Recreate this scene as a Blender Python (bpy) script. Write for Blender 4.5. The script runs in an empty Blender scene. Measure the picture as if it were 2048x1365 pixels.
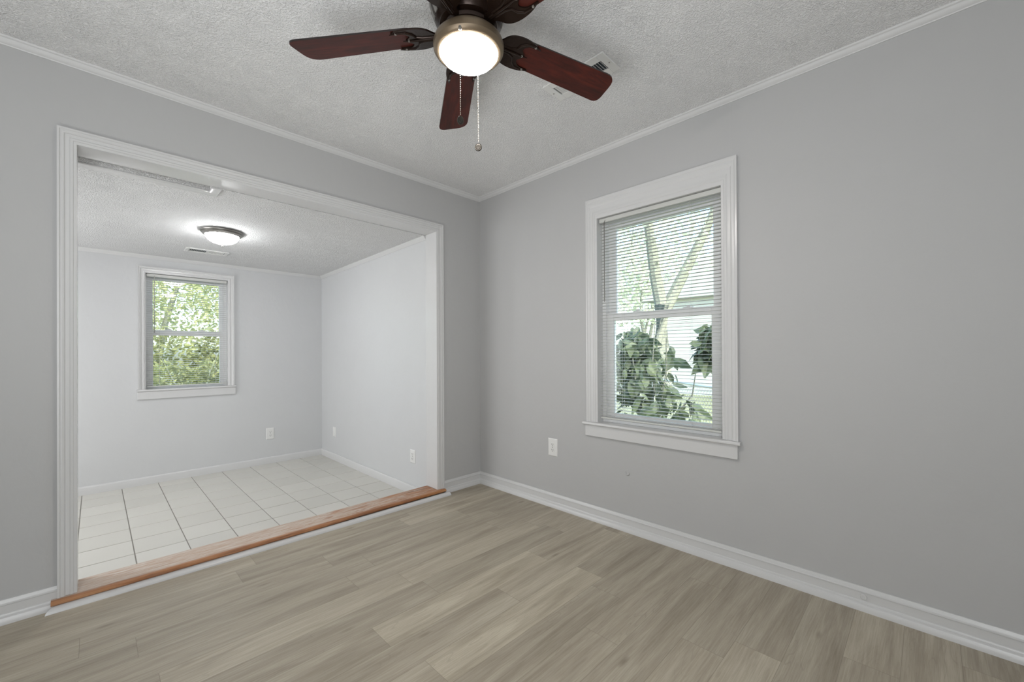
import bpy, bmesh, math, random
from mathutils import Vector, Matrix
random.seed(7)
PI = math.pi
sc = bpy.context.scene
COL = sc.collection

# ------------------------------------------------------------------ camera
cam_d = bpy.data.cameras.new('camera'); cam = bpy.data.objects.new('camera', cam_d); COL.objects.link(cam)
cam_d.sensor_width = 36.0; cam_d.lens = 833.12 * 36.0 / 2048.0
cam_d.shift_y = 19.87 / 2048.0; cam_d.clip_start = 0.02; cam_d.clip_end = 400
rr = Vector((0.70669481, -0.70750104, -0.00497219)); uu = Vector((8.24830832e-04, -6.20379543e-03, 9.99980416e-01))
ff = Vector((0.70751803, 0.70668507, 0.00380062))
mw = Matrix(((rr.x, uu.x, -ff.x, -2.3399), (rr.y, uu.y, -ff.y, -2.7260), (rr.z, uu.z, -ff.z, 1.1124), (0, 0, 0, 1)))
cam.matrix_world = mw
sc.camera = cam

# ------------------------------------------------------------------ view, world, lights
sc.view_settings.view_transform = 'Standard'; sc.view_settings.look = 'None'
sc.view_settings.exposure = 0.0; sc.view_settings.gamma = 1.0
sc.view_settings.use_curve_mapping = False
try:
    sc.cycles.max_bounces = 12; sc.cycles.diffuse_bounces = 6; sc.cycles.transparent_max_bounces = 24
    sc.cycles.sample_clamp_indirect = 6
except Exception: pass
world = bpy.data.worlds.new('world'); sc.world = world; world.use_nodes = True
wn = world.node_tree; wn.nodes.clear()
wo = wn.nodes.new('ShaderNodeOutputWorld'); wb = wn.nodes.new('ShaderNodeBackground')
sky = wn.nodes.new('ShaderNodeTexSky'); sky.sky_type = 'NISHITA'; sky.sun_disc = False
sky.sun_elevation = math.radians(38); sky.sun_rotation = math.radians(200); sky.air_density = 1.0; sky.dust_density = 3.0
wn.links.new(sky.outputs[0], wb.inputs[0]); wb.inputs[1].default_value = 1.0
wn.links.new(wb.outputs[0], wo.inputs[0])

def light(name, kind, loc, energy, color=(1, 1, 1), size=1.0, size_y=None, aim=None, radius=None):
    d = bpy.data.lights.new(name, kind); d.energy = energy; d.color = color
    if kind == 'AREA':
        d.shape = 'RECTANGLE'; d.size = size; d.size_y = size_y or size
    if radius is not None and kind == 'POINT': d.shadow_soft_size = radius
    o = bpy.data.objects.new(name, d); COL.objects.link(o); o.location = loc
    if aim is not None:
        o.rotation_euler = (Vector(aim) - Vector(loc)).to_track_quat('-Z', 'Y').to_euler()
    return o
sun = light('sun', 'SUN', (-10, -12, 14), 1.8, (1.0, 0.95, 0.86), aim=(0, 0, 0)); sun.data.angle = math.radians(1.0)
# added fill lamp behind the camera, standing in for daylight; no opening is modelled
light('fill_side', 'AREA', (-3.3, -3.2, 1.30), 53.0, (0.94, 0.975, 1.0), 1.8, 1.9, aim=(-1.2, 0, 1.45))
# added upward fill lamp, out of view, that brightens the ceiling
cb = light('ceiling_fill', 'AREA', (-3.22, -2.1, 0.35), 15.0, (0.97, 0.985, 1), 1.2, 1.2, aim=(-1.9, -1.6, 2.44)); cb.data.spread = math.radians(115)
# unseen fill lamp added at the far room's left, imitating daylight
light('fill_far_room', 'AREA', (-3.9, 1.2, 1.1), 37.0, (0.985, 0.99, 1.0), 1.6, 1.5, aim=(0, 1.2, 0.9))

# ------------------------------------------------------------------ materials
MATS = {}
def srgb(r, g, b):
    f = lambda c: (c/255/12.92) if c/255 <= 0.04045 else ((c/255+0.055)/1.055)**2.4
    return (f(r), f(g), f(b), 1.0)
class NT:
    def __init__(s, name):
        s.m = bpy.data.materials.new(name); s.m.use_nodes = True; s.t = s.m.node_tree; s.t.nodes.clear()
        s.out = s.n('ShaderNodeOutputMaterial'); s.p = s.n('ShaderNodeBsdfPrincipled'); s.l(s.p.outputs[0], s.out.inputs[0])
        MATS[name] = s.m
    def n(s, k, **kw):
        x = s.t.nodes.new(k)
        for a, v in kw.items(): setattr(x, a, v)
        return x
    def l(s, a, b): s.t.links.new(a, b)
    def math(s, op, a, b=None):
        x = s.n('ShaderNodeMath', operation=op)
        for i, v in enumerate((a, b)):
            if v is None: continue
            if isinstance(v, (int, float)): x.inputs[i].default_value = v
            else: s.l(v, x.inputs[i])
        return x.outputs[0]
    def coord(s, kind='Object', scale=(1, 1, 1), add=None):
        tc = s.n('ShaderNodeTexCoord'); mp = s.n('ShaderNodeMapping'); mp.inputs['Scale'].default_value = scale
        s.l(tc.outputs[kind], mp.inputs[0]); return mp.outputs[0]
    def noise(s, vec, scale, detail=2.0, rough=0.5, dist=0.0):
        x = s.n('ShaderNodeTexNoise'); x.inputs['Scale'].default_value = scale; x.inputs['Detail'].default_value = detail
        x.inputs['Roughness'].default_value = rough; x.inputs['Distortion'].default_value = dist
        if vec is not None: s.l(vec, x.inputs['Vector'])
        return x.outputs['Fac']
    def ramp(s, fac, stops):
        x = s.n('ShaderNodeValToRGB'); s.l(fac, x.inputs[0]); e = x.color_ramp.elements
        while len(e) < len(stops): e.new(0.5)
        for i, (p, c) in enumerate(stops): e[i].position = p; e[i].color = c
        return x.outputs[0]
    def mix(s, fac, a, b, mode='MIX'):
        x = s.n('ShaderNodeMix', data_type='RGBA', blend_type=mode)
        for i, v in ((0, fac), (6, a), (7, b)):
            if isinstance(v, (int, float)): x.inputs[i].default_value = v
            elif isinstance(v, tuple): x.inputs[i].default_value = v
            else: s.l(v, x.inputs[i])
        return x.outputs[2]
    def bump(s, h, strength, dist=0.01, prev=None):
        x = s.n('ShaderNodeBump'); x.inputs['Strength'].default_value = strength; x.inputs['Distance'].default_value = dist
        s.l(h, x.inputs['Height'])
        if prev is not None: s.l(prev, x.inputs['Normal'])
        return x.outputs[0]
    def set(s, **kw):
        for k, v in kw.items():
            i = s.p.inputs[k.replace('_', ' ')]
            if hasattr(v, 'is_output') or hasattr(v, 'links') and not isinstance(v, (int, float, tuple)): s.l(v, i)
            else: i.default_value = v
        return s
def simple(name, col, rough=0.5, metal=0.0, bump=None, **kw):
    t = NT(name); t.set(Base_Color=col, Roughness=rough, Metallic=metal, **kw)
    c = t.coord()
    if bump:
        sc_, st, di = bump
        t.set(Normal=t.bump(t.noise(c, sc_, 3), st, di))
    v = t.noise(c, 9.0, 2)
    t.set(Base_Color=t.mix(0.5, col, t.mix(v, tuple(x*0.97 for x in col[:3])+(1,), tuple(min(1, x*1.03) for x in col[:3])+(1,))))
    return t.m

def wall_mat(name, col, rough=0.55, seams=()):
    t = NT(name); c = t.coord()
    h1 = t.noise(c, 5.0, 3, 0.5); h2 = t.noise(c, 60.0, 3, 0.6); h3 = t.noise(t.coord(scale=(1, 1, 0.6)), 16.0, 4, 0.55, 0.6)
    n = t.bump(h3, 0.25, 0.006, t.bump(h2, 0.12, 0.002, t.bump(h1, 0.35, 0.01)))
    if seams:
        sp = t.n('ShaderNodeSeparateXYZ'); t.l(c, sp.inputs[0])
        wob = t.math('MULTIPLY', t.math('SUBTRACT', t.noise(c, 7, 2), 0.5), 0.006)
        for y0 in seams:
            k = t.math('LESS_THAN', t.math('ADD', sp.outputs[1], wob), y0)
            n = t.bump(k, 0.5, 0.0012, n)
    t.set(Base_Color=t.mix(h1, tuple(x*0.985 for x in col[:3])+(1,), tuple(x*1.015 for x in col[:3])+(1,)), Roughness=rough, Normal=n)
    t.p.inputs['Specular IOR Level'].default_value = 0.35
    return t.m
WALL = wall_mat('wall_paint', srgb(181, 181, 181))
WALLR = wall_mat('wall_paint_patched', srgb(181, 181, 181), seams=(-1.118, -2.012))
WALL2 = wall_mat('wall_paint_far_room', srgb(200, 201, 202), 0.42)

def popcorn(name, col, speck):
    t = NT(name); c = t.coord()
    n1 = t.noise(c, 135, 3, 0.55); n2 = t.noise(c, 420, 2, 0.5); patch = t.noise(c, 12, 3, 0.6)
    blob = t.ramp(n1, [(0.42, (0, 0, 0, 1)), (0.60, (1, 1, 1, 1))])
    h = t.math('MULTIPLY', t.math('ADD', t.math('MULTIPLY', blob, 0.8), t.math('MULTIPLY', n2, 0.35)), t.math('ADD', 0.35, patch))
    t.set(Base_Color=col, Roughness=0.9, Normal=t.bump(h, 1.0, speck))
    pit = t.ramp(h, [(0.08, (0.88, 0.88, 0.88, 1)), (0.26, (1, 1, 1, 1))])
    t.set(Base_Color=t.mix(1.0, col, pit, 'MULTIPLY'))
    return t.m
CEIL = popcorn('popcorn_ceiling', srgb(243, 243, 243), 0.0048)
CEIL2 = popcorn('popcorn_ceiling_far_room', srgb(244, 244, 244), 0.0075)

def trim_mat(name, col, rough):
    t = NT(name); c = t.coord()
    t.set(Base_Color=col, Roughness=rough, Normal=t.bump(t.noise(c, 24, 4, 0.6), 0.10, 0.004))
    return t.m
TRIM = trim_mat('white_gloss_trim', srgb(204, 204, 204), 0.26)
CROWN = trim_mat('white_satin_trim', srgb(206, 206, 206), 0.5)
VINYL = simple('window_vinyl', srgb(243, 243, 243), 0.35)
SLAT = simple('blind_slat', srgb(196, 197, 193), 0.4)
PLATE = simple('white_plastic', srgb(222, 222, 220), 0.3)
DARK = simple('dark_slot', srgb(38, 38, 40), 0.6)
VENTD = simple('vent_dark', srgb(70, 78, 84), 0.5, 0.4)
CHAIN = simple('ball_chain', srgb(150, 142, 130), 0.35, 0.7)
FOB = simple('bronze_fob', srgb(46, 42, 36), 0.5, 0.5, (400, 0.6, 0.002))
NICKEL = simple('brushed_nickel', srgb(150, 148, 144), 0.35, 0.85)
BRONZE = simple('oil_rubbed_bronze', srgb(42, 30, 24), 0.26, 0.6, (30, 0.2, 0.004))
PEWTER = simple('pewter_ring', srgb(112, 98, 80), 0.4, 0.55)
LADDER = simple('ladder_cord', srgb(215, 215, 210), 0.7)

def blade_mat():
    t = NT('mahogany_blade'); c = t.coord(scale=(1.0, 9.0, 9.0))
    g = t.noise(c, 3.2, 6, 0.62, 1.4); g2 = t.noise(c, 16.0, 3, 0.5)
    k = t.math('ADD', t.math('MULTIPLY', g, 0.75), t.math('MULTIPLY', g2, 0.25))
    col = t.ramp(k, [(0.30, srgb(36, 16, 12)), (0.52, srgb(66, 25, 18)), (0.72, srgb(92, 36, 24))])
    t.set(Base_Color=col, Roughness=0.42); t.p.inputs['Specular IOR Level'].default_value = 0.25; return t.m
BLADE = blade_mat()
BLADE_EDGE = simple('blade_edge', srgb(30, 22, 20), 0.4)

def floor_mat():
    t = NT('grey_oak_vinyl_plank')
    at = t.n('ShaderNodeAttribute', attribute_name='tone'); uv = t.n('ShaderNodeUVMap', uv_map='plank')
    sp = t.n('ShaderNodeSeparateXYZ'); t.l(uv.outputs[0], sp.inputs[0])
    cb = t.n('ShaderNodeCombineXYZ'); t.l(t.math('ADD', sp.outputs[0], t.math('MULTIPLY', at.outputs['Fac'], 37.0)), cb.inputs[0])
    t.l(sp.outputs[1], cb.inputs[1]); t.l(t.math('MULTIPLY', at.outputs['Fac'], 91.0), cb.inputs[2])
    def mp(s):
        m = t.n('ShaderNodeMapping'); m.inputs['Scale'].default_value = s; t.l(cb.outputs[0], m.inputs[0]); return m.outputs[0]
    broad = t.noise(mp((0.9, 9.0, 1)), 1.6, 3, 0.55, 0.8)
    grain = t.noise(mp((2.2, 60.0, 1)), 3.0, 5, 0.65, 0.5)
    fine = t.noise(mp((8.0, 260.0, 1)), 2.0, 2, 0.6)
    cath = t.noise(mp((1.4, 11.0, 1)), 1.3, 1, 0.5, 0.3)
    rings = t.math('ABSOLUTE', t.math('SINE', t.math('MULTIPLY', cath, 70.0)))
    knots = t.n('ShaderNodeTexVoronoi'); knots.inputs['Scale'].default_value = 1.0; t.l(mp((2.6, 9.0, 1)), knots.inputs['Vector'])
    base = t.ramp(broad, [(0.22, srgb(136, 127, 112)), (0.5, srgb(162, 154, 139)), (0.78, srgb(182, 176, 160))])
    c1 = t.mix(t.ramp(grain, [(0.38, (0, 0, 0, 1)), (0.62, (1, 1, 1, 1))]), t.mix(1.0, base, srgb(232, 229, 224), 'MULTIPLY'), base)
    ringm = t.math('MULTIPLY', t.ramp(rings, [(0.0, (1, 1, 1, 1)), (0.28, (0, 0, 0, 1))]), t.ramp(t.noise(mp((0.7, 4.0, 1)), 1.1, 2), [(0.5, (0, 0, 0, 1)), (0.62, (1, 1, 1, 1))]))
    c2 = t.mix(t.math('MULTIPLY', ringm, 0.35), c1, srgb(118, 109, 95))
    c3 = t.mix(t.math('MULTIPLY', fine, 0.18), c2, srgb(205, 200, 188))
    kn = t.ramp(knots.outputs['Distance'], [(0.02, (1, 1, 1, 1)), (0.11, (0, 0, 0, 1))])
    c4 = t.mix(t.math('MULTIPLY', kn, 0.5), c3, srgb(98, 88, 74))
    # per plank tone
    tone = t.ramp(at.outputs['Fac'], [(0.0, (0.98, 0.97, 0.96, 1)), (0.6, (1.10, 1.09, 1.08, 1)), (1.0, (1.28, 1.28, 1.26, 1))])
    c5 = t.mix(1.0, c4, tone, 'MULTIPLY')
    v = sp.outputs[1]; e = t.math('MINIMUM', v, t.math('SUBTRACT', 0.1525, v)); u = sp.outputs[0]
    e2 = t.math('MINIMUM', e, t.math('MINIMUM', u, t.math('SUBTRACT', 0.923, u)))
    seam = t.math('LESS_THAN', e2, 0.0009)
    c6 = t.mix(t.math('MULTIPLY', seam, 0.5), c5, srgb(112, 104, 90))
    t.set(Base_Color=c6, Roughness=t.math('ADD', 0.42, t.math('MULTIPLY', grain, 0.16)), Normal=t.bump(grain, 0.12, 0.002))
    t.p.inputs['Specular IOR Level'].default_value = 0.4
    return t.m
FLOOR = floor_mat()
def tile_mat():
    t = NT('cream_ceramic_tile'); at = t.n('ShaderNodeAttribute', attribute_name='tone'); c = t.coord()
    n = t.noise(c, 3.0, 3)
    col = t.mix(n, srgb(190, 188, 181), srgb(200, 198, 191))
    col = t.mix(t.math('MULTIPLY', at.outputs['Fac'], 0.35), col, srgb(212, 210, 203))
    t.set(Base_Color=col, Roughness=0.3, Normal=t.bump(t.noise(t.coord(scale=(2, 14, 1)), 6, 3), 0.08, 0.003)); return t.m
TILE = tile_mat()
GROUT = simple('grey_grout', srgb(136, 133, 127), 0.9)
def sill_mat():
    t = NT('worn_varnished_pine'); c = t.coord(scale=(1.2, 12, 12)); o = t.coord()
    g = t.noise(c, 3.0, 6, 0.6, 0.8)
    wood = t.ramp(g, [(0.3, srgb(112, 66, 36)), (0.5, srgb(158, 102, 58)), (0.7, srgb(186, 136, 92))])
    sep = t.n('ShaderNodeSeparateXYZ'); t.l(o, sep.inputs[0])
    wear = t.noise(t.coord(scale=(1.0, 6.0, 6.0)), 4.0, 9, 0.8, 0.8)
    # more varnish is left towards the right hand end
    pos = t.math('MULTIPLY', t.math('ADD', sep.outputs[0], 1.25), 0.16)
    w = t.math('SUBTRACT', wear, pos)
    wm = t.ramp(w, [(0.34, (0, 0, 0, 1)), (0.50, (1, 1, 1, 1))])
    ymask = t.ramp(t.math('MULTIPLY', t.math('ADD', sep.outputs[1], 0.05), 20.0), [(0.35, (0, 0, 0, 1)), (0.75, (1, 1, 1, 1))])
    wm2 = t.math('MULTIPLY', wm, t.math('ADD', 0.10, t.math('MULTIPLY', ymask, 0.88)))
    stk = t.noise(t.coord(scale=(3, 45, 45)), 3.0, 6, 0.75, 0.5)
    grey = t.ramp(stk, [(0.34, srgb(166, 134, 110)), (0.48, srgb(188, 168, 152)), (0.64, srgb(206, 200, 192))])
    col = t.mix(wm2, wood, grey)
    t.set(Base_Color=col, Roughness=t.math('ADD', 0.4, t.math('MULTIPLY', wm, 0.3)), Normal=t.bump(wear, 0.3, 0.004)); return t.m
SILL = sill_mat()

def emit(name, col, strength):
    t = NT(name); c = t.coord(); n = t.noise(c, 3, 1)
    t.set(Base_Color=(0.9, 0.9, 0.9, 1), Roughness=0.3, Emission_Color=t.mix(n, col, tuple(min(1, x*1.02) for x in col[:3])+(1,)), Emission_Strength=strength)
    return t.m
GLOBE = emit('lit_frosted_glass', (1.0, 0.94, 0.88, 1), 105.0)
GLOBE2 = emit('lit_alabaster_glass', (0.97, 0.985, 1.0, 1), 62.0)

def glass_mat():
    t = NT('window_glass'); tr = t.n('ShaderNodeBsdfTransparent'); gl = t.n('ShaderNodeBsdfGlossy'); gl.inputs['Roughness'].default_value = 0.02
    tr.inputs[0].default_value = (0.90, 0.95, 0.94, 1)
    fr = t.n('ShaderNodeFresnel'); fr.inputs[0].default_value = 1.35
    mx = t.n('ShaderNodeMixShader'); t.l(fr.outputs[0], mx.inputs[0]); t.l(tr.outputs[0], mx.inputs[1]); t.l(gl.outputs[0], mx.inputs[2])
    t.l(mx.outputs[0], t.out.inputs[0]); return t.m
GLASS = glass_mat()
def leaf_mat(name, a, b, sub=0.5):
    t = NT(name); oi = t.coord()
    n = t.noise(oi, 2.2, 3)
    t.set(Base_Color=t.ramp(n, [(0.3, a), (0.7, b)]), Roughness=0.5)
    tr = t.n('ShaderNodeBsdfTranslucent'); t.l(t.ramp(n, [(0.3, a), (0.7, b)]), tr.inputs[0])
    mx = t.n('ShaderNodeMixShader'); mx.inputs[0].default_value = sub
    t.l(t.p.outputs[0], mx.inputs[1]); t.l(tr.outputs[0], mx.inputs[2]); t.l(mx.outputs[0], t.out.inputs[0]); return t.m
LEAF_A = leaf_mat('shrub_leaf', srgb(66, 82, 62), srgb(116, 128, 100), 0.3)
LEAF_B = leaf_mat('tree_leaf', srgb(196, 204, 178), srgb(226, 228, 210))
LEAF_C = leaf_mat('green_leaf', srgb(136, 148, 98), srgb(206, 206, 164))
LEAF_D = leaf_mat('dark_green_leaf', srgb(98, 104, 66), srgb(168, 172, 118))
BARK = simple('grey_bark', srgb(128, 131, 120), 0.9, 0, (14, 0.8, 0.03))
WIRE = simple('galvanised_wire', srgb(196, 198, 198), 0.45, 0.5)
GRASS = simple('grass_ground', srgb(138, 140, 104), 0.95, 0, (20, 0.8, 0.05))
SIDING = simple('pale_siding', srgb(188, 190, 186), 0.7)
ROOFM = simple('grey_roof', srgb(176, 180, 176), 0.8)

# ------------------------------------------------------------------ mesh helpers
class MB:
    def __init__(s): s.v = []; s.f = []; s.mi = []
    def add(s, vs, fs, mi=0):
        o = len(s.v); s.v += [tuple(v) for v in vs]; s.f += [tuple(i+o for i in f) for f in fs]; s.mi += [mi]*len(fs); return s
    def box(s, a, b, mi=0, P=None):
        (x0, y0, z0), (x1, y1, z1) = a, b
        vs = [(x, y, z) for z in (z0, z1) for y in (y0, y1) for x in (x0, x1)]
        if P: vs = [P(*v) for v in vs]
        return s.add(vs, [(0, 2, 3, 1), (4, 5, 7, 6), (0, 1, 5, 4), (2, 6, 7, 3), (0, 4, 6, 2), (1, 3, 7, 5)], mi)
    def lathe(s, prof, c=(0, 0, 0), n=48, mi=0, cap=True, M=None):
        vs = []
        for r, z in prof:
            for k in range(n):
                a = 2*PI*k/n; p = Vector((r*math.cos(a), r*math.sin(a), z))
                if M: p = M @ p
                vs.append(tuple(p + Vector(c)))
        fs = []
        for i in range(len(prof)-1):
            for k in range(n):
                fs.append((i*n+k, i*n+(k+1) % n, (i+1)*n+(k+1) % n, (i+1)*n+k))
        if cap: fs.append(tuple(range(n))[::-1]); fs.append(tuple((len(prof)-1)*n+k for k in range(n)))
        return s.add(vs, fs, mi)
    def tube(s, pts, r, n=8, mi=0):
        pts = [Vector(p) for p in pts]; rs = r if isinstance(r, (list, tuple)) else [r]*len(pts); vs = []
        for i, p in enumerate(pts):
            d = (pts[min(i+1, len(pts)-1)] - pts[max(i-1, 0)]).normalized()
            u = d.cross(Vector((0, 0, 1)));  u = Vector((1, 0, 0)) if u.length < 1e-3 else u.normalized()
            w = d.cross(u)
            for k in range(n):
                a = 2*PI*k/n; vs.append(tuple(p + rs[i]*(math.cos(a)*u + math.sin(a)*w)))
        fs = []
        for i in range(len(pts)-1):
            for k in range(n): fs.append((i*n+k, i*n+(k+1) % n, (i+1)*n+(k+1) % n, (i+1)*n+k))
        fs.append(tuple(range(n))[::-1]); fs.append(tuple((len(pts)-1)*n+k for k in range(n)))
        return s.add(vs, fs, mi)
    def prism(s, poly, z0, z1, P=None, mi=0):
        n = len(poly); vs = [(x, y, z0) for x, y in poly] + [(x, y, z1) for x, y in poly]
        if P: vs = [P(*v) for v in vs]
        fs = [tuple(range(n))[::-1], tuple(range(n, 2*n))] + [(k, (k+1) % n, (k+1) % n+n, k+n) for k in range(n)]
        return s.add(vs, fs, mi)
    def sweep(s, prof, ends, closed=True, mi=0):
        """prof: 2D points; ends: list of functions (a, b) -> xyz, one per station"""
        n = len(prof); vs = [e(a, b) for e in ends for a, b in prof]; fs = []
        for i in range(len(ends)-1):
            for k in range(n if closed else n-1):
                fs.append((i*n+k, i*n+(k+1) % n, (i+1)*n+(k+1) % n, (i+1)*n+k))
        if closed: fs.append(tuple(range(n))[::-1]); fs.append(tuple((len(ends)-1)*n+k for k in range(n)))
        return s.add(vs, fs, mi)
    def build(s, name, mats, parent=None, smooth=False, bevel=0.0, origin=None, mw=None):
        me = bpy.data.meshes.new(name); v = s.v
        me.from_pydata(v, [], s.f)
        if not isinstance(mats, (list, tuple)): mats = [mats]
        for m in mats: me.materials.append(m)
        me.polygons.foreach_set('material_index', s.mi)
        bm = bmesh.new(); bm.from_mesh(me); bmesh.ops.recalc_face_normals(bm, faces=bm.faces); bm.to_mesh(me); bm.free()
        o = bpy.data.objects.new(name, me); COL.objects.link(o)
        if smooth:
            me.polygons.foreach_set('use_smooth', [True]*len(me.polygons))
            try: me.set_sharp_from_angle(angle=math.radians(28))
            except Exception: pass
        if bevel:
            b = o.modifiers.new('bevel', 'BEVEL'); b.width = bevel; b.segments = 2; b.limit_method = 'ANGLE'
        if parent is not None: o.parent = parent; o.matrix_parent_inverse = parent.matrix_world.inverted() if mw is None else Matrix()
        return o
def empty(name, loc=(0, 0, 0), rz=0.0, label=None, cat=None, group=None, kind=None):
    o = bpy.data.objects.new(name, None); COL.objects.link(o); o.location = loc; o.rotation_euler = (0, 0, rz); o.empty_display_size = 0.05
    o.matrix_world = Matrix.Translation(loc) @ Matrix.Rotation(rz, 4, 'Z')
    return tag(o, label, cat, group, kind)
def tag(o, label=None, cat=None, group=None, kind=None):
    if label: o['label'] = label
    if cat: o['category'] = cat
    if group: o['group'] = group
    if kind: o['kind'] = kind
    return o
def struct(o): o['kind'] = 'structure'; return o

# ------------------------------------------------------------------ dimensions
H = 2.44
OX0, OX1, OZ = -2.397, -0.452, 2.063          # clear opening
TA = 0.14                                      # wall A thickness
X2, Y2, Z2 = -0.444, 2.346, -0.08              # far room
def ceil2(y): return 2.022 + (2.346 - y) * 0.0165
XL, YB = -3.6, -3.9
XL2 = -4.0
WB = dict(u0=-1.958, u1=-1.190, v0=0.650, v1=1.990)      # window right wall (u = y)
WF = dict(u0=-2.012, u1=-1.378, v0=0.790, v1=1.862)      # window far room (u = x)
PA = lambda u, v, d: (u, -d, v)
PB = lambda u, v, d: (-d, u, v)
PF = lambda u, v, d: (u, Y2 - d, v)
PR = lambda u, v, d: (X2 - d, u, v)

# walls
b = MB()
b.box((XL-.12, 0, -.2), (OX0-.018, TA, H+.06)); b.box((OX1+.018, 0, -.2), (0.12, TA, H+.06)); b.box((OX0-.018, 0, OZ+.018), (OX1+.018, TA, H+.06))
b.box((OX0-.018, 0.0, -.2), (OX1+.018, TA, 0.019))
struct(b.build('wall_left', WALL))
def holed(P, a0, a1, z0, z1, w, t, name, mat):
    b = MB(); q = lambda a, b_: b_
    def bx(u0, u1, v0, v1):
        b.box((u0, v0, -t), (u1, v1, 0), P=lambda u, v, d: P(u, v, d))
    g = 0.012
    bx(a0, w['u0']-g, z0, z1); bx(w['u1']+g, a1, z0, z1); bx(w['u0']-g, w['u1']+g, z0, w['v0']-.028); bx(w['u0']-g, w['u1']+g, w['v1']+g, z1)
    return struct(b.build(name, mat))
holed(PB, YB-.12, 0.0, -.2, H+.06, WB, .14, 'wall_right', WALLR)
holed(PF, XL2-.12, 0.12, -.25, 2.14, WF, .14, 'wall_far', WALL2)
struct(MB().box((X2, TA, -.25), (X2+.10, Y2, 2.14)).build('wall_far_room_right', WALL2))
struct(MB().box((XL2-.12, TA, -.25), (XL2, Y2, 2.14)).build('wall_far_room_left', WALL2))
struct(MB().box((XL-.12, YB-.12, -.2), (XL, 0, H+.06)).build('wall_behind_left', WALL))
struct(MB().box((XL, YB-.12, -.2), (0, YB, H+.06)).build('wall_behind', WALL))
struct(MB().box((XL2-.3, TA-.01, -.2), (XL-.12, TA, 2.5)).build('wall_return', WALL2))
# ceilings
struct(MB().box((XL-.12, YB-.12, H), (0.0, 0.0, H+.05)).build('ceiling', CEIL))
b = MB()
HX, HY = -1.872, .206            # hatch opening in the ceiling, beside the wall
def cslab(x0, x1, y0, y1):
    b.add([(x0, y0, ceil2(y0)), (x1, y0, ceil2(y0)), (x1, y1, ceil2(y1)), (x0, y1, ceil2(y1)), (x0, y0, 2.13), (x1, y0, 2.13), (x1, y1, 2.13), (x0, y1, 2.13)],
          [(0, 1, 2, 3), (4, 7, 6, 5), (0, 4, 5, 1), (1, 5, 6, 2), (2, 6, 7, 3), (3, 7, 4, 0)])
cslab(XL2, X2, HY, Y2); cslab(HX, X2, TA, HY)
struct(b.build('ceiling_far_room', CEIL2))

# floors
def plank_floor():
    vs, fs, uv, tone = [], [], [], []
    W, L = 0.1525, 0.923
    known = {0: (-2.228, None), 4: (-0.627, None), 6: (-0.575, None), -1: (-1.46, None)}
    light = {(4, -1.55): 1.0, (6, -1.498): 0.95}
    rng = random.Random(11)
    r = -4
    while True:
        ya = -0.517 - W*r; yb = ya - W
        if yb > 0.0: r += 1; continue
        if ya < YB: break
        x = known[r][0] if r in known else rng.uniform(-1, 0)
        while x > XL: x -= L
        while x < 0:
            xe = x + L; t = rng.uniform(0.05, 0.75)
            if r in (4, 6) and abs(x - (-1.55 if r == 4 else -1.498)) < 0.05: t = 1.0
            a, c = max(x, XL), min(xe, 0.0); p, q = min(ya, 0.0), max(yb, YB)
            if c > a and p > q:
                k = len(vs); vs += [(a, q, 0), (c, q, 0), (c, p, 0), (a, p, 0)]; fs.append((k, k+1, k+2, k+3))
                uv += [(a-x, q-yb), (c-x, q-yb), (c-x, p-yb), (a-x, p-yb)]; tone.append(t)
            x = xe
        r += 1
    k = len(vs); vs += [(XL, YB, -.05), (0, YB, -.05), (0, 0, -.05), (XL, 0, -.05)]; fs.append((k, k+3, k+2, k+1)); uv += [(0, 0)]*4; tone.append(0.5)
    me = bpy.data.meshes.new('floor'); me.from_pydata(vs, [], fs); me.materials.append(FLOOR)
    l = me.uv_layers.new(name='plank'); l.data.foreach_set('uv', [c for p in uv for c in p])
    at = me.attributes.new('tone', 'FLOAT', 'FACE'); at.data.foreach_set('value', tone)
    o = bpy.data.objects.new('floor', me); COL.objects.link(o); return struct(o)
plank_floor()
def tile_floor():
    vs, fs, tone, mi = [], [], [], []
    xs = [-2.172 + 0.2465*k for k in range(-8, 9)]; ys = [0.382 + 0.2535*k for k in range(-2, 9)]; g = 0.0022; rng = random.Random(5)
    for i in range(len(xs)-1):
        for j in range(len(ys)-1):
            a, c = max(xs[i]+g, XL2), min(xs[i+1]-g, X2); p, q = max(ys[j]+g*1.5, TA), min(ys[j+1]-g*1.5, Y2)
            if c-a < .004 or q-p < .004: continue
            k = len(vs); e = .0015
            vs += [(a, p, Z2-.003), (c, p, Z2-.003), (c, q, Z2-.003), (a, q, Z2-.003), (a+e, p+e, Z2), (c-e, p+e, Z2), (c-e, q-e, Z2), (a+e, q-e, Z2)]
            fs += [(k+4, k+5, k+6, k+7)] + [(k+m, k+(m+1) % 4, k+4+(m+1) % 4, k+4+m) for m in range(4)]
            t = rng.random(); tone += [t]*5; mi += [0]*5
    k = len(vs); vs += [(XL2, TA, Z2-.0025), (X2, TA, Z2-.0025), (X2, Y2, Z2-.0025), (XL2, Y2, Z2-.0025), (XL2, TA, Z2-.06), (X2, TA, Z2-.06), (X2, Y2, Z2-.06), (XL2, Y2, Z2-.06)]
    fs += [(k, k+1, k+2, k+3), (k+4, k+7, k+6, k+5)]; tone += [0, 0]; mi += [1, 1]
    me = bpy.data.meshes.new('floor_far_room'); me.from_pydata(vs, [], fs); me.materials.append(TILE); me.materials.append(GROUT)
    me.polygons.foreach_set('material_index', mi)
    at = me.attributes.new('tone', 'FLOAT', 'FACE'); at.data.foreach_set('value', tone)
    o = bpy.data.objects.new('floor_far_room', me); COL.objects.link(o); return struct(o)
tile_floor()

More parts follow.
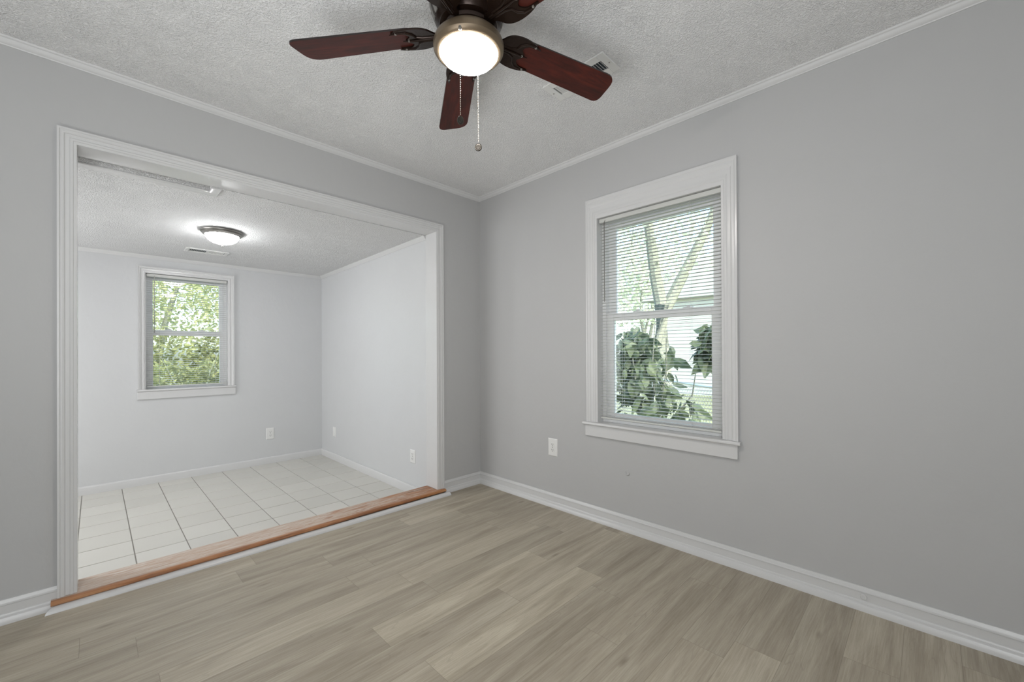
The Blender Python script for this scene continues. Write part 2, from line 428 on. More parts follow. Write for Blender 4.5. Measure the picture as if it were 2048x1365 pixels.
# ------------------------------------------------------------------ trim
BASE = [(0, .0955), (.006, .0955), (.009, .090), (.011, .082), (.015, .079), (.015, .075), (.012, .073), (.012, .040), (.015, .038), (.017, .034), (.017, .030), (.024, .026), (.029, .017), (.030, .0), (0, 0)]
CR = [(0, -.031), (.004, -.031), (.006, -.027), (.012, -.024), (.018, -.016), (.022, -.009), (.028, -.006), (.031, 0), (0, 0)]
def run(prof, ends, name, mat, zoff=0):
    return struct(MB().sweep(prof, ends).build(name, mat, smooth=True))
# first room: left wall (y=0) and right wall (x=0), mitred in the corner
BX0 = -2.4575
run(BASE, [lambda d, z: (XL+.001, -d, z), lambda d, z: (BX0-.0005, -d, z)], 'baseboard_left', TRIM)
run(BASE, [lambda d, z: (-0.3885, -d, z), lambda d, z: (-d, -d, z)], 'baseboard_corner', TRIM)
run(BASE, [lambda d, z: (-d, -d, z), lambda d, z: (-d, YB+.001, z)], 'baseboard_right', TRIM)
run(CR, [lambda d, z: (XL+.001, -d, H+z), lambda d, z: (-d, -d, H+z)], 'trim_1', CROWN)
run(CR, [lambda d, z: (-d, -d, H+z), lambda d, z: (-d, YB+.001, H+z)], 'trim_2', CROWN)
# far room
B2 = [(0, .072), (.006, .072), (.010, .064), (.012, .058), (.012, .004), (.012, 0), (0, 0)]
run(B2, [lambda d, z: (XL2+.001, Y2-d, Z2+z), lambda d, z: (X2-d, Y2-d, Z2+z)], 'baseboard_far', TRIM)
run(B2, [lambda d, z: (X2-d, Y2-d, Z2+z), lambda d, z: (X2-d, TA+.001, Z2+z)], 'baseboard_far_room_right', TRIM)
C2 = [(0, -.030), (.004, -.030), (.012, -.022), (.020, -.012), (.026, -.005), (.028, 0), (0, 0)]
run(C2, [lambda d, z: (XL2+.001, Y2-d, ceil2(Y2-d)+z), lambda d, z: (X2-d, Y2-d, ceil2(Y2-d)+z)], 'trim_3', TRIM)
run(C2, [lambda d, z: (X2-d, Y2-d, ceil2(Y2)+z), lambda d, z: (X2-d, TA+.001, ceil2(TA)+z)], 'trim_4', TRIM)

# casing profile: (offset outward, thickness)
CAS = [(0, 0), (0, .009), (.004, .011), (.010, .011), (.012, .014), (.020, .015), (.024, .012), (.036, .013), (.040, .018), (.046, .0195), (.051, .018), (.054, .022), (.061, .022), (.061, 0)]
def casing_mb(P, u0, u1, v0, v1, prof, ks=1.0, kt=1.0):
    st = [lambda o, d: P(u0-o*ks, v0, d), lambda o, d: P(u0-o*ks, v1+o*kt, d), lambda o, d: P(u1+o*ks, v1+o*kt, d), lambda o, d: P(u1+o*ks, v0, d)]
    return MB().sweep(prof, st)
struct(casing_mb(PA, OX0, OX1, .0435, OZ, CAS).build('trim_5', TRIM, smooth=True))
# jamb boards of the opening
b = MB(); b.box((OX0-.017, -.001, .0435), (OX0, TA+.002, OZ)); b.box((OX1, -.001, .0435), (OX1+.017, TA+.002, OZ)); b.box((OX0-.017, -.001, OZ), (OX1+.017, TA+.002, OZ+.017))
struct(b.build('trim_6', TRIM, bevel=.0015))

# threshold
def nose(ya, yb, z0, z1):
    pts = [(yb, z0), (yb, z1)]; r = (z1-z0)/2
    for k in range(9):
        a = PI/2 + PI*k/8; pts.append((ya + r + r*math.cos(a), (z0+z1)/2 + r*math.sin(a)))
    return pts
rng = random.Random(3); b = MB(); prof = nose(-.046, .139, .0215, .0425); st = []
N = 40; xs_ = [-2.476, OX0-.001, OX0+.0005] + [OX0 + .03 + (OX1-OX0-.06)*i/N for i in range(N+1)] + [OX1-.0005, OX1+.001, -0.392]
for x in xs_:
    jit = rng.uniform(-.0015, .0015); inner = OX0 < x < OX1
    st.append((lambda x, jit, inner: (lambda y, z: (x, (y + jit if y < 0 else (y if inner else min(y, -.0005))), z)))(x, jit, inner))
b.sweep(prof, st)
th = b.build('threshold_board', SILL, smooth=True)
tag(th, 'long worn orange-brown varnished wooden threshold board between plank floor and white tile floor', 'threshold')
b = MB()
q = [(.0, .0), (.0, .0212)]
for k in range(7):
    a = PI/2*(1-k/6); q.append((.004+.030*math.cos(a), .0212*math.sin(a)))
def qr(x, y): return lambda d, z: (x, y - d, z)
b.sweep(q, [lambda d, z: (-2.462 - max(0, d-.004)*1.0, -.031 - d*1.0, z), lambda d, z: (-0.374 , -.051 - d*1.0, z)])
struct(b.build('trim_7', TRIM, smooth=True))

# ------------------------------------------------------------------ windows
def build_window(name, P, W, side, kt, stool_l, stool_r, apron_l, apron_r, apron_bot, gl, stool_d=.034):
    u0, u1, v0, v1 = W['u0'], W['u1'], W['v0'], W['v1']
    root = empty(name, P((u0+u1)/2, v0, 0), kind='structure')
    ks = side/.061
    casing_mb(P, u0, u1, v0+.001, v1, CAS, ks, kt/.061).build('casing', TRIM, root, smooth=True)
    b = MB()
    b.box((u0-.011, v0-.004, -.145), (u0, v1, 0), P=P); b.box((u1, v0-.004, -.145), (u1+.011, v1, 0), P=P); b.box((u0-.011, v1, -.145), (u1+.011, v1+.011, 0), P=P)
    b.build('jamb', TRIM, root)
    b = MB()
    pr = [(-.05, 0), (stool_d-.006, 0), (stool_d-.002, -.002), (stool_d, -.007), (stool_d, -.013), (stool_d-.003, -.018), (stool_d-.008, -.020), (0.0005, -.020), (-.05, -.020)]
    n = lambda u: (lambda d, z: P(u, v0+z, d if d > 0 else .0005))
    b.sweep([p for p in pr if p[0] > 0] + [(.0005, 0)][:1], [n(stool_l), n(stool_r)])
    b.box((u0, v0-.020, -.145), (u1, v0, .001), P=P)
    b.build('stool', TRIM, root, smooth=True)
    b = MB(); b.box((apron_l, apron_bot, .0), (apron_r, v0-.0205, .017), P=P); b.build('apron', TRIM, root, bevel=.002)
    # vinyl frame and sashes
    f = .026; D0, D1 = -.135, -.055
    b = MB()
    for (a, c, e, g) in ((u0, u0+f, v0, v1), (u1-f, u1, v0, v1), (u0+f, u1-f, v1-f, v1), (u0+f, u1-f, v0, v0+.018)):
        b.box((a, e, D0), (c, g, D1), P=P)
    b.build('window_frame', VINYL, root, bevel=.0015)
    def sash(nm, a, c, e, g, ga, gc, ge, gg, d0, d1):
        b = MB()
        for (p, q, r, s_) in ((a, ga, e, g), (gc, c, e, g), (ga, gc, gg, g), (ga, gc, e, ge)): b.box((p, r, d0), (q, s_, d1), P=P)
        o = b.build(nm, VINYL, root, bevel=.003)
        dm = (d0+d1)/2
        g_ = MB(); g_.box((ga-.002, ge-.002, dm-.002), (gc+.002, gg+.002, dm+.002), P=P); g_.build('glass_pane', GLASS, o)
        return o
    vm = gl['rail']
    us = sash('upper_sash', u0+f, u1-f, vm-.018, v1-f, gl['a'], gl['c'], vm+.022, gl['top'], -.122, -.094)
    ls = sash('lower_sash', u0+f, u1-f, v0+.018, vm+.020, gl['a'], gl['c'], gl['bot'], vm-.028, -.092, -.062)
    for k in (.27, .68):
        uc = u0 + (u1-u0)*k
        l = MB(); l.box((uc-.028, vm+.020, -.088), (uc+.028, vm+.026, -.066), P=P); l.box((uc-.010, vm+.026, -.084), (uc+.010, vm+.036, -.070), P=P)
        l.build('sash_lock', VINYL, root, bevel=.002)
    return root
build_window('window_1', PB, WB, .080, .130, -2.049, -1.083, -2.033, -1.096, .557,
             dict(a=-1.882, c=-1.270, rail=1.345, top=1.925, bot=.712))
build_window('window_2', PF, WF, .054, .058, -2.074, -1.311, -2.069, -1.313, .700,
             dict(a=-1.955, c=-1.436, rail=1.320, top=1.812, bot=.812), stool_d=.026)

def blind(P, W, label, wand_u, dep=-.024, cords=(), cat='blind', bottom=.03):
    u0, u1, v0, v1 = W['u0']+.006, W['u1']-.006, W['v0'], W['v1']
    root = empty('mini_blind', P((u0+u1)/2, v0, dep), label=label, cat=cat, group='white mini blinds in the windows')
    b = MB(); b.box((u0, v1-.030, dep-.014), (u1, v1-.003, dep+.013), P=P); b.build('headrail', SLAT, root, bevel=.002)
    zb = v0 + bottom
    b = MB(); b.box((u0+.004, zb-.009, dep-.012), (u1-.004, zb+.002, dep+.012), P=P); b.build('bottom_rail', SLAT, root, bevel=.003)
    b = MB(); z = zb + .014
    while z < v1-.034:
        pr = []
        for k in range(5):
            t = -1 + k/2.0; pr.append((dep + .0122*t, z + .0018*(1-t*t)))
        n = 5; vs = [P(u0+.003, zz, dd) for dd, zz in pr] + [P(u1-.003, zz, dd) for dd, zz in pr]
        vs += [P(u0+.003, zz-.0005, dd) for dd, zz in pr] + [P(u1-.003, zz-.0005, dd) for dd, zz in pr]
        fs = []
        for k in range(4):
            fs.append((k, k+1, n+k+1, n+k)); fs.append((2*n+k, 3*n+k, 3*n+k+1, 2*n+k+1))
        fs += [(0, n, 3*n, 2*n), (4, 2*n+4, 3*n+4, n+4)]
        b.add(vs, fs); z += .0198
    b.build('slats', SLAT, root)
    for c in cords:
        uc = u0 + (u1-u0)*c
        for sd in (-1, 1):
            m = MB(); p0 = P(uc, zb, dep+sd*.0135); p1 = P(uc, v1-.03, dep+sd*.0135); m.tube([p0, p1], .0006, 5); m.build('ladder_cord', LADDER, root)
    m = MB(); m.tube([P(wand_u, v1-.03, dep+.022), P(wand_u, v1-.55, dep+.024)], .0032, 6); m.tube([P(wand_u, v1-.018, dep+.012), P(wand_u, v1-.03, dep+.022)], .002, 5)
    m.build('tilt_wand', NICKEL, root)
    return root
blind(PB, WB, 'white mini blind with open slats in the large window on the right wall', -1.240, cords=(.22, .78), bottom=.036)
blind(PF, WF, 'small white mini blind with open slats in the window of the tiled room', -1.950, cords=(.15, .85), bottom=.028)

# ------------------------------------------------------------------ outlets, plugs
def outlet(P, u, v, w, h, label, style='duplex', name='wall_outlet'):
    root = empty(name, P(u, v, 0), label=label, cat='outlet' if style != 'blank' else 'wall plate')
    b = MB()
    poly = [(u-w/2, v-h/2), (u+w/2, v-h/2), (u+w/2, v+h/2), (u-w/2, v+h/2)]
    i = .005; poly2 = [(u-w/2+i, v-h/2+i), (u+w/2-i, v-h/2+i), (u+w/2-i, v+h/2-i), (u-w/2+i, v+h/2-i)]
    vs = [P(a, c, 0.0002) for a, c in poly] + [P(a, c, .003) for a, c in poly] + [P(a, c, .006) for a, c in poly2]
    fs = [(0, 3, 2, 1), (8, 9, 10, 11)] + [(k, (k+1) % 4, 4+(k+1) % 4, 4+k) for k in range(4)] + [(4+k, 4+(k+1) % 4, 8+(k+1) % 4, 8+k) for k in range(4)]
    b.add(vs, fs); b.build('cover_plate', PLATE, root)
    if style == 'blank':
        m = MB(); m.box((u-.011, v-.033, .005), (u+.011, v+.033, .0085), P=P); m.build('insert', PLATE, root, bevel=.001); return root
    for s in (-1, 1):
        cz = v + s*.0195
        poly = []
        for k in range(24):
            a = 2*PI*k/24; poly.append((u + .0165*math.cos(a), cz + max(-.0135, min(.0135, .0175*math.sin(a)))))
        m = MB(); m.prism(poly, .005, .0085, P=P); r = m.build('receptacle', PLATE, root)
        m = MB(); m.box((u-.0078, cz-.001, .008), (u-.0055, cz+.0075, .0092), P=P); m.box((u+.0055, cz-.001, .008), (u+.0078, cz+.0075, .0092), P=P)
        m.prism([(u+.0026*math.cos(2*PI*k/10), cz-.0075+.0028*math.sin(2*PI*k/10)) for k in range(10)], .008, .0092, P=P)
        m.build('slots', DARK, r)
    m = MB(); m.prism([(u+.003*math.cos(2*PI*k/12), v+.003*math.sin(2*PI*k/12)) for k in range(12)], .005, .0075, P=P); m.build('screw', NICKEL, root)
    return root
outlet(PB, -.8035, .426, .084, .126, 'white double wall outlet low on the right wall left of the big window')
outlet(PF, -.993, .2435, .076, .122, 'white double wall outlet on the far wall of the tiled room, right of its window')
outlet(PR, .355, .2395, .078, .112, 'white double wall outlet beside the wide opening, nearest on the tiled room\'s right wall')
outlet(PR, 1.982, .2335, .074, .108, 'narrow white wall plate near the far corner of the tiled room', 'blank', 'wall_plate')
def disc(P, u, v, r, name, label, mat, d0=0.0, d1=.006):
    b = MB(); n = 20
    rings = [(r, d0), (r, d1*.5), (r*.8, d1), (r*.35, d1*1.05), (r*.30, d1*.75), (r*.05, d1*.7)]
    vs = [P(u+q*math.cos(2*PI*k/n), v+q*math.sin(2*PI*k/n), d) for q, d in rings for k in range(n)]
    fs = [(i*n+k, i*n+(k+1) % n, (i+1)*n+(k+1) % n, (i+1)*n+k) for i in range(len(rings)-1) for k in range(n)] + [tuple((len(rings)-1)*n+k for k in range(n))]
    b.add(vs, fs); return tag(b.build(name, mat, smooth=True), label, 'wall plug')
disc(PB, -1.399, .356, .0135, 'wall_plug', 'small round grey painted plug on the wall below the big window', WALL)
disc(lambda u, v, d: PB(u, v, d+.0125), -2.524, .057, .012, 'baseboard_plug', 'small round white plug on the right hand baseboard', TRIM)

# ------------------------------------------------------------------ ceiling vents and hatch
def vent(cx, cy, z, lx, ly, label, rows, tilt=0.0, marg=0.026, group=None, dark_half=True):
    root = empty('ceiling_vent', (cx, cy, z), label=label, cat='vent')
    root.rotation_euler = (tilt, 0, 0); root.matrix_world = Matrix.Translation((cx, cy, z)) @ Matrix.Rotation(tilt, 4, 'X')
    M = root.matrix_world
    def T(x, y, zz): return tuple(M @ Vector((x, y, zz)))
    along_y = ly > lx
    L, Wd = (ly, lx) if along_y else (lx, ly)
    def Q(a, c, zz): return T(c, a, zz) if along_y else T(a, c, zz)
    m = marg; gl_, gw = L/2-m, Wd/2-m-.004
    b = MB()
    for (a, c, e, g) in ((-L/2, -gl_, -Wd/2, Wd/2), (gl_, L/2, -Wd/2, Wd/2), (-gl_, gl_, -Wd/2, -gw), (-gl_, gl_, gw, Wd/2), (-.006, .006, -gw, gw)):
        b.box((a, e, -.008), (c, g, -.0005), P=Q)
    b.build('face_frame', PLATE, root, bevel=.0015)
    b = MB(); b.box((-gl_, -gw, -.0015), (gl_, gw, -.0005), P=Q); b.build('duct_opening', VENTD, root)
    n = rows; b = MB()
    for k in range(n):
        a = -gl_ + (k+.5)*2*gl_/n
        sl = .006 if a < 0 else -.006
        w = gl_/n*.55
        if abs(a) < .01: continue
        vs = [Q(a-w, -gw, -.0075), Q(a-w, gw, -.0075), Q(a-w+sl*.9, gw, -.0018), Q(a-w+sl*.9, -gw, -.0018), Q(a-w+.0012, -gw, -.0075), Q(a-w+.0012, gw, -.0075), Q(a-w+.0012+sl*.9, gw, -.0018), Q(a-w+.0012+sl*.9, -gw, -.0018)]
        b.add(vs, [(0, 1, 2, 3), (4, 7, 6, 5), (0, 4, 5, 1), (3, 2, 6, 7), (0, 3, 7, 4), (1, 5, 6, 2)])
    b.build('louvers', PLATE, root)
    for s in (-1, 1):
        b = MB(); c = Q(s*(L/2-.013), 0, -.008); b.lathe([(.0035, 0), (.003, -.0015)], c, 10); b.build('screw', NICKEL, root)
    return root
vent(-.684, -1.545, H, .150, .350, 'white rectangular ceiling vent partly hidden behind a fan blade', 22, marg=.036)
vt = -math.atan(.0165)
vent(-1.632, 1.828, ceil2(1.828), .310, .150, 'white rectangular ceiling vent behind the dome light in the tiled room', 22, tilt=vt)
# hatch
root = empty('attic_hatch', (-2.4, .2, ceil2(.2)), label='white framed ceiling hatch in the tiled room just behind the top of the opening', cat='hatch')
def TH(x, y, d): return (x, y, ceil2(y)-d)
hx0, hx1, hy0, hy1 = XL2+.01, HX+.050, TA+.002, HY+.064
HP = [(0, -.001), (0, .006), (.004, .008), (.014, .006), (.030, .006), (.040, .009), (.054, .010), (.060, .006), (.064, .0), (.064, -.001)]
b = MB()
b.sweep(HP, [lambda o, d: TH(hx0, HY+o, d), lambda o, d: TH(HX+o*.8, HY+o, d), lambda o, d: TH(HX+o*.8, hy0, d)])
b.build('frame', TRIM, root, smooth=True)
b = MB(); b.box((XL2, TA, -.060), (HX+.02, HY+.02, -.024), P=TH); b.build('panel', TRIM, root)

# ------------------------------------------------------------------ flush light of the far room
LX, LY = -1.654, 1.07; LZ = ceil2(LY)
root = empty('flush_ceiling_light', (LX, LY, LZ), label='round dome ceiling light with brushed metal rim and lit white bowl in the tiled room', cat='ceiling light')
b = MB(); b.lathe([(.02, -.001), (.136, -.001), (.140, -.006), (.138, -.012), (.128, -.016), (.130, -.022), (.122, -.028), (.114, -.034), (.108, -.034), (.106, -.028), (.02, -.026)], (LX, LY, LZ), 64)
b.build('rim', NICKEL, root, smooth=True)
b = MB(); pr = []
for k in range(13):
    a = PI/2*k/12; pr.append((.107*math.cos(a)+.0006, -.030 - .066*math.sin(a)))
b.lathe(pr, (LX, LY, LZ), 56, cap=True); b.build('glass_bowl', GLOBE2, root, smooth=True)
b = MB(); b.lathe([(.002, -.094), (.011, -.097), (.011, -.101), (.005, -.104), (.007, -.109), (.004, -.114), (.001, -.116)], (LX, LY, LZ), 20); b.build('finial', NICKEL, root, smooth=True)

# ------------------------------------------------------------------ ceiling fan
FX, FY = -1.4343, -1.6196
fan = empty('ceiling_fan', (FX, FY, H), label='dark bronze ceiling fan with mahogany blades and a lit round globe', cat='ceiling fan')
c0 = (FX, FY, 0)
b = MB(); b.lathe([(.10, H-.001), (.112, H-.002), (.116, H-.02), (.118, H-.045), (.132, H-.055), (.136, H-.075), (.136, H-.11), (.132, H-.135), (.127, H-.160), (.119, H-.185), (.109, H-.202), (.101, H-.208), (.098, H-.214), (.084, H-.217), (.03, H-.217)], c0, 72)
b.build('motor_housing', BRONZE, fan, smooth=True)
b = MB()
for k in range(20):
    a = 2*PI*k/20; R_ = Matrix.Rotation(a, 4, 'Z')
    vs = []
    for (r, z) in ((.128, H-.152), (.1105, H-.197)):
        for s in (-1, 1): vs.append(tuple(Vector(c0) + (R_ @ Vector((r+.004, s*.010*(r/.12), z)))))
    for (r, z) in ((.128, H-.152), (.1105, H-.197)):
        for s in (-1, 1): vs.append(tuple(Vector(c0) + (R_ @ Vector((r-.006, s*.010*(r/.12), z)))))
    b.add(vs, [(0, 1, 3, 2), (4, 6, 7, 5), (0, 2, 6, 4), (1, 5, 7, 3), (0, 4, 5, 1), (2, 3, 7, 6)])
b.build('vent_fins', NICKEL, fan)
b = MB(); b.lathe([(.03, H-.216), (.082, H-.2175), (.084, H-.221), (.082, H-.232), (.070, H-.238), (.066, H-.244), (.03, H-.244)], c0, 56)
b.build('switch_housing', BRONZE, fan, smooth=True)
ZR = 2.184
b = MB(); b.lathe([(.03, ZR+.012), (.085, ZR+.010), (.104, ZR+.002), (.116, ZR-.010), (.1205, ZR-.024), (.1195, ZR-.036), (.114, ZR-.044), (.107, ZR-.048), (.100, ZR-.049), (.098, ZR-.045), (.096, ZR-.038), (.03, ZR-.03)], c0, 80)
b.build('light_ring', PEWTER, fan, smooth=True)
b = MB(); pr = []
for k in range(15):
    a = PI/2*k/14; pr.append((.0965*math.cos(a)+.0006, ZR-.045 - .044*math.sin(a)))
b.lathe(pr, c0, 64); b.build('glass_globe', GLOBE, fan, smooth=True)

ZB = 2.212; PITCH = math.radians(-11)
def rounded(pts, rad, seg=6):
    out = []; n = len(pts)
    for i in range(n):
        p0, p1, p2 = Vector(pts[i-1]), Vector(pts[i]), Vector(pts[(i+1) % n]); r = rad[i]
        if r == 0: out.append(tuple(p1)); continue
        d0 = (p0-p1).normalized(); d1 = (p2-p1).normalized(); a, c = p1+d0*r, p1+d1*r
        for k in range(seg+1):
            t = k/seg; out.append(tuple((1-t)**2*a + 2*t*(1-t)*p1 + t*t*c))
    return out
outline = rounded([(.170, -.055), (.170, .055), (.640, .069), (.628, -.069)], [.045, .045, .036, .050])
def local(root_m, Rx):
    return lambda x, y, z: tuple(root_m @ (Rx @ Vector((x, y, z))))
# bracket outline, symmetric: arm then three pronged plate
half = [(.085, .018), (.112, .018), (.122, .030), (.134, .048), (.155, .060), (.185, .065), (.215, .064), (.246, .058), (.268, .046), (.244, .046), (.222, .044), (.208, .033), (.203, .022), (.212, .014), (.218, .007)]
brk = half + [(.228, 0)] + [(x, -y) for x, y in reversed(half)]
for _ in range(2):
    brk = [p for i in range(len(brk)) for a, c in ((brk[i], brk[(i+1) % len(brk)]),) for p in ((a[0]*.75+c[0]*.25, a[1]*.75+c[1]*.25), (a[0]*.25+c[0]*.75, a[1]*.25+c[1]*.75))]
ridge_pts = [(.266, .048), (.238, .053), (.208, .050), (.190, .036), (.182, .018), (.162, .010), (.12, .008)]
proto = None
for k in range(5):
    ang = math.radians(57.9 + 72*k - (3.2 if k == 1 else 0.0))
    Mz = Matrix.Translation((FX, FY, ZB)) @ Matrix.Rotation(ang, 4, 'Z'); Rx = Matrix.Rotation(PITCH, 4, 'X')
    if proto is None:
        I = lambda x, y, z: (x, y, z)
        m = MB(); n = len(outline)
        m.add([(x, y, 0) for x, y in outline] + [(x, y, .006) for x, y in outline], [tuple(range(n))[::-1], tuple(range(n, 2*n))], 0)
        m.add([(x, y, 0) for x, y in outline] + [(x, y, .006) for x, y in outline], [(i, (i+1) % n, (i+1) % n+n, i+n) for i in range(n)], 1)
        bl = m.build('blade', [BLADE, BLADE_EDGE], fan, mw=0)
        m = MB(); m.prism(brk, -.0065, -.0005)
        m.tube([(x, y, -.007) for x, y in ridge_pts], [.0015, .003, .0038, .004, .004, .004, .004], 8)
        m.tube([(x, -y, -.007) for x, y in ridge_pts], [.0015, .003, .0038, .004, .004, .004, .004], 8)
        m.tube([(.236, 0, -.006), (.21, 0, -.008), (.16, 0, -.008), (.10, 0, -.006)], [.0015, .003, .005, .006], 8)
        br = m.build('blade_bracket', BRONZE, bl, smooth=True, mw=0)
        scw = []
        for (x, y) in ((.243, .0505), (.243, -.0505), (.214, 0)):
            sm = MB(); sm.lathe([(.0045, -.006), (.004, -.0095), (.001, -.0105)], (x, y, 0), 10); scw.append(sm.build('screw', NICKEL, bl, mw=0))
        proto = (bl, br, *scw); o = bl
    else:
        o = proto[0].copy(); COL.objects.link(o)
        for ch in proto[1:]:
            c = ch.copy(); COL.objects.link(c); c.parent = o; c.matrix_parent_inverse = Matrix()
    o.parent = fan; o.matrix_parent_inverse = Matrix()
    o.matrix_basis = Matrix.Translation((0, 0, ZB-H)) @ Matrix.Rotation(ang, 4, 'Z') @ Rx
def pull_chain(x, y, ztop, zbot, oval, tilt):
    m = MB(); z = ztop; r = .0017
    while z > zbot:
        m.lathe([(.0004, r), (r*.75, r*.6), (r, 0), (r*.75, -r*.6), (.0004, -r)], (x, y, z), 7, cap=False); z -= .0058
    ch = m.build('pull_chain', CHAIN, fan, smooth=True)
    m = MB(); R_ = Matrix.Rotation(tilt, 4, 'Z') @ Matrix.Rotation(PI/2, 4, 'X') @ Matrix.Diagonal((oval, 1.0, 1.0, 1.0))
    m.lathe([(.001, .004), (.008, .0045), (.010, .0035), (.0125, .004), (.0135, .002), (.0135, -.002), (.0125, -.004), (.010, -.0035), (.008, -.0045), (.001, -.004)], (x, y, zbot-.014), 28, M=R_)
    m.build('chain_fob', FOB, ch, smooth=True)
pull_chain(-1.5246, -1.6870, ZR-.052, 1.860, .75, math.radians(-25))
pull_chain(-1.3560, -1.5760, ZR-.046, 1.872, .95, math.radians(-50))
m = MB(); m.lathe([(.005, .004), (.0055, -.003), (.005, -.006), (.002, -.008)], (-1.5246, -1.6870, ZR-.044), 14); m.build('chain_bushing', NICKEL, fan)

# ------------------------------------------------------------------ outdoors
G = -0.55
b = MB(); b.box((0.2, -14, G-.1), (60, 60, G)); b.box((-40, 2.6, G-.1), (0.2, 60, G)); struct(b.build('ground', GRASS))
def leaves(n, centers, size, droop=0.0, seed=1):
    rng = random.Random(seed); vs = []; fs = []
    for i in range(n):
        c, rad = centers[rng.randrange(len(centers))]
        while True:
            d = Vector((rng.uniform(-1, 1), rng.uniform(-1, 1), rng.uniform(-1, 1)))
            if 0.1 < d.length < 1: break
        p = Vector(c) + Vector((d.x*rad[0], d.y*rad[1], d.z*rad[2]))
        s = size*rng.uniform(.6, 1.3); ax = Vector((rng.uniform(-1, 1), rng.uniform(-1, 1), rng.uniform(-1, .6)-droop)).normalized()
        sd = ax.cross(Vector((rng.uniform(-1, 1), rng.uniform(-1, 1), rng.uniform(-1, 1)))).normalized()*s; nn = ax.cross(sd).normalized()*s*.07
        k = len(vs); bend = nn*-1.6
        vs += [tuple(q) for q in (p, p+ax*s*.22+sd*.20, p+ax*s*.22-sd*.20, p+ax*s*.58+sd*.24+bend*.4, p+ax*s*.58-sd*.24+bend*.4, p+ax*s+bend*1.5, p+ax*s*.25+nn, p+ax*s*.6+nn+bend*.4)]
        fs += [(k, k+1, k+6), (k, k+6, k+2), (k+1, k+3, k+7, k+6), (k+2, k+6, k+7, k+4), (k+3, k+5, k+7), (k+4, k+7, k+5)]
    return MB().add(vs, fs)
def branchy(base, tips, r, seed=2):
    m = MB(); rng = random.Random(seed); B = Vector(base)
    for t in tips:
        T = Vector(t); pts = [B]; n = 5
        for k in range(1, n+1):
            f = k/n; j = (T-B).length*.035
            pts.append(B.lerp(T, f) + Vector((rng.uniform(-j, j), rng.uniform(-j, j), rng.uniform(-j, j))*1))
        m.tube(pts, [r*(1-.8*k/n) for k in range(n+1)], 7)
    return m
# big leaved shrub close outside the right window
sh = empty('broadleaf_shrub', (2.3, -.35, G), label='large leaved grey-green shrub close outside the big right hand window', cat='shrub')
branchy((2.3, -.35, G), [(2.0, -.6, 1.4), (2.3, -.2, 1.5), (1.8, -.9, 1.2), (2.7, .1, 1.4), (1.9, -.4, .9), (2.2, -1.0, .9)], .022).build('stems', BARK, sh)
leaves(900, [((2.1, -.45, .35), (.55, .55, .6)), ((2.15, -.35, .95), (.4, .4, .45)), ((1.9, -.85, .2), (.35, .4, .5)), ((2.5, -.1, 1.1), (.25, .25, .35)), ((2.1, -1.15, 1.2), (.12, .12, .2))], .17, .7, 4).build('foliage', LEAF_A, sh)
tr = empty('forked_tree', (5.35, .9, G), label='pale forked tree trunk with light leaves outside the big right hand window', cat='tree')
m = MB(); m.tube([(5.35, .9, G), (5.37, .88, .4), (5.34, .9, 1.2), (5.36, .88, 2.0)], [.2, .17, .16, .15], 10); m.tube([(5.36, .88, 1.9), (5.28, .98, 2.6), (5.2, 1.05, 3.4), (5.0, 1.2, 5.2)], [.12, .11, .09, .06], 9); m.tube([(5.36, .88, 1.8), (5.6, .62, 2.5), (5.95, .3, 3.4), (6.4, -.2, 5)], [.11, .10, .08, .05], 9)
m.build('trunk', BARK, tr, smooth=True)
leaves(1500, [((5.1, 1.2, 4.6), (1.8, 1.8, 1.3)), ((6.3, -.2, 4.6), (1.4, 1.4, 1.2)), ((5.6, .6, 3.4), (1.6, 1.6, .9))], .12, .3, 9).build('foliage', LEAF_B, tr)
def simple_tree(x, y, h, r, mat, label, seed, n=1400, leaf=.16, group='background trees outside'):
    t = empty('leafy_tree', (x, y, G), label=label, cat='tree', group=group)
    branchy((x, y, G), [(x+.1, y, h*.55), (x+r*.5, y+.2, h*.75), (x-r*.5, y-.1, h*.8)], .14, seed).build('trunk', BARK, t, smooth=True)
    leaves(n, [((x, y, h*.62), (r, r, h*.36)), ((x+r*.4, y-.3, h*.45), (r*.7, r*.7, h*.25)), ((x-r*.5, y+.2, h*.5), (r*.6, r*.6, h*.28))], leaf, .1, seed).build('foliage', mat, t)
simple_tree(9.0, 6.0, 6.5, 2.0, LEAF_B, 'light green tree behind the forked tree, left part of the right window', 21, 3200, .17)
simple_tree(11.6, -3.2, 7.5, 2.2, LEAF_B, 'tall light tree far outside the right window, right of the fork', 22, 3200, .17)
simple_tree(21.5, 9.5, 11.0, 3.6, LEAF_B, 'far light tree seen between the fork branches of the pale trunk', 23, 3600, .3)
# far room garden
simple_tree(-2.8, 9.8, 5.2, 1.5, LEAF_C, 'bushy green tree outside the tiled room window on its left', 31, 6500, .10)
simple_tree(.9, 10.2, 5.6, 1.5, LEAF_C, 'bushy green tree outside the tiled room window on its right', 32, 6500, .10)
simple_tree(-1.2, 15.4, 7.5, 2.4, LEAF_C, 'tall green tree far behind the lawn in the tiled room window', 33, 5000, .17)
s2 = empty('arching_shrub', (-1.2, 5.6, G), label='low arching green shrub just outside the tiled room window', cat='shrub')
branchy((-1.2, 5.6, G), [(-1.6, 5.3, 1.1), (-.9, 5.5, 1.2), (-1.9, 5.7, .9), (-.6, 5.8, 1.0), (-1.3, 5.2, .7)], .012, 8).build('stems', BARK, s2)
leaves(3000, [((-1.6, 5.7, .45), (.6, .4, .6)), ((-.9, 5.8, .45), (.55, .4, .6)), ((-1.2, 5.7, .1), (.9, .4, .5))], .075, .4, 12).build('foliage', LEAF_D, s2)
hd = empty('hedge', (-1.0, 7.2, G), label='dense dark green hedge behind the arching shrub, seen through the small window', cat='hedge')
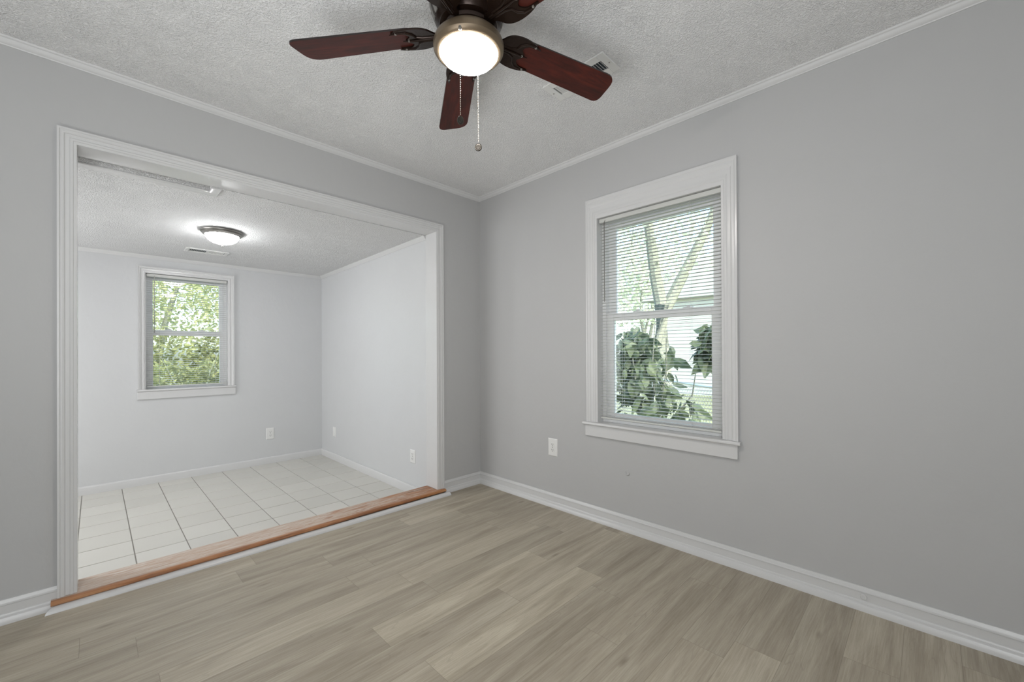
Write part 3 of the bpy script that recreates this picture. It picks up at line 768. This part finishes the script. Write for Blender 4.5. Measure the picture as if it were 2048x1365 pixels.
leaves(9000, [((-2.4, 7.2, .5), (.9, .45, 1.3)), ((-1.3, 7.3, .45), (.9, .45, 1.25)), ((-.2, 7.4, .55), (.9, .45, 1.3))], .10, .2, 15).build('foliage', LEAF_D, hd)
branchy((-1.0, 7.2, G), [(-2.0, 7.2, .8), (-1.2, 7.2, 1.0), (0, 7.3, .8)], .02, 16).build('stems', BARK, hd)
# chain link fence
fe = empty('chain_link_fence', (3.3, -.9, G), label='grey chain-link fence with diamond mesh behind the broadleaf shrub', cat='fence')
A, Bp = Vector((3.0, -1.15, G)), Vector((8.2, 4.6, G)); Lf = (Bp-A).length; D = (Bp-A).normalized(); FH = 1.15; s = .075
m = MB(); n = int((Lf+FH)/s)
for sg in (1, -1):
    for k in range(n):
        t0 = k*s; t1 = k*s - FH*1.0
        a0, z0, a1, z1 = t0, 0.0, t1, FH
        if a1 < 0: z1 = FH*(t0)/(FH); a1 = 0.0; z1 = t0
        if a0 > Lf: z0 = a0-Lf; a0 = Lf
        if z0 >= FH or z1 <= 0: continue
        if sg < 0: a0, a1 = Lf-a0, Lf-a1
        p0 = A+D*a0+Vector((0, 0, z0+.03)); p1 = A+D*a1+Vector((0, 0, z1+.03)); m.tube([p0, p1], .0022, 4)
m.build('wire_mesh', WIRE, fe)
m = MB(); m.tube([A+Vector((0, 0, FH+.04)), Bp+Vector((0, 0, FH+.04))], .018, 8); m.build('top_rail', WIRE, fe)
for k in range(4):
    p = A + D*(Lf*k/3); m = MB(); m.tube([p, p+Vector((0, 0, FH+.1))], .026, 8); m.build('post', WIRE, fe)
# neighbour house
hs = empty('neighbour_house', (15, 2.5, G), label='pale blue-grey sided house beyond the fence outside the right window', cat='house')
m = MB(); m.box((14, -1.5, G), (20, 5.2, 3.3))
for k in range(25): m.box((13.985, -1.5, G+.15*k), (14, 5.2, G+.15*k+.13))
m.build('siding_wall', SIDING, hs)
m = MB(); m.prism([(-2.0, 3.2), (5.7, 3.2), (1.85, 5.4)], 13.7, 20.3, P=lambda a, c, e: (e, a, c)); m.build('roof', ROOFM, hs)
m = MB(); m.box((13.96, .9, .6), (13.99, 1.9, 1.7)); m.build('window', DARK, hs)
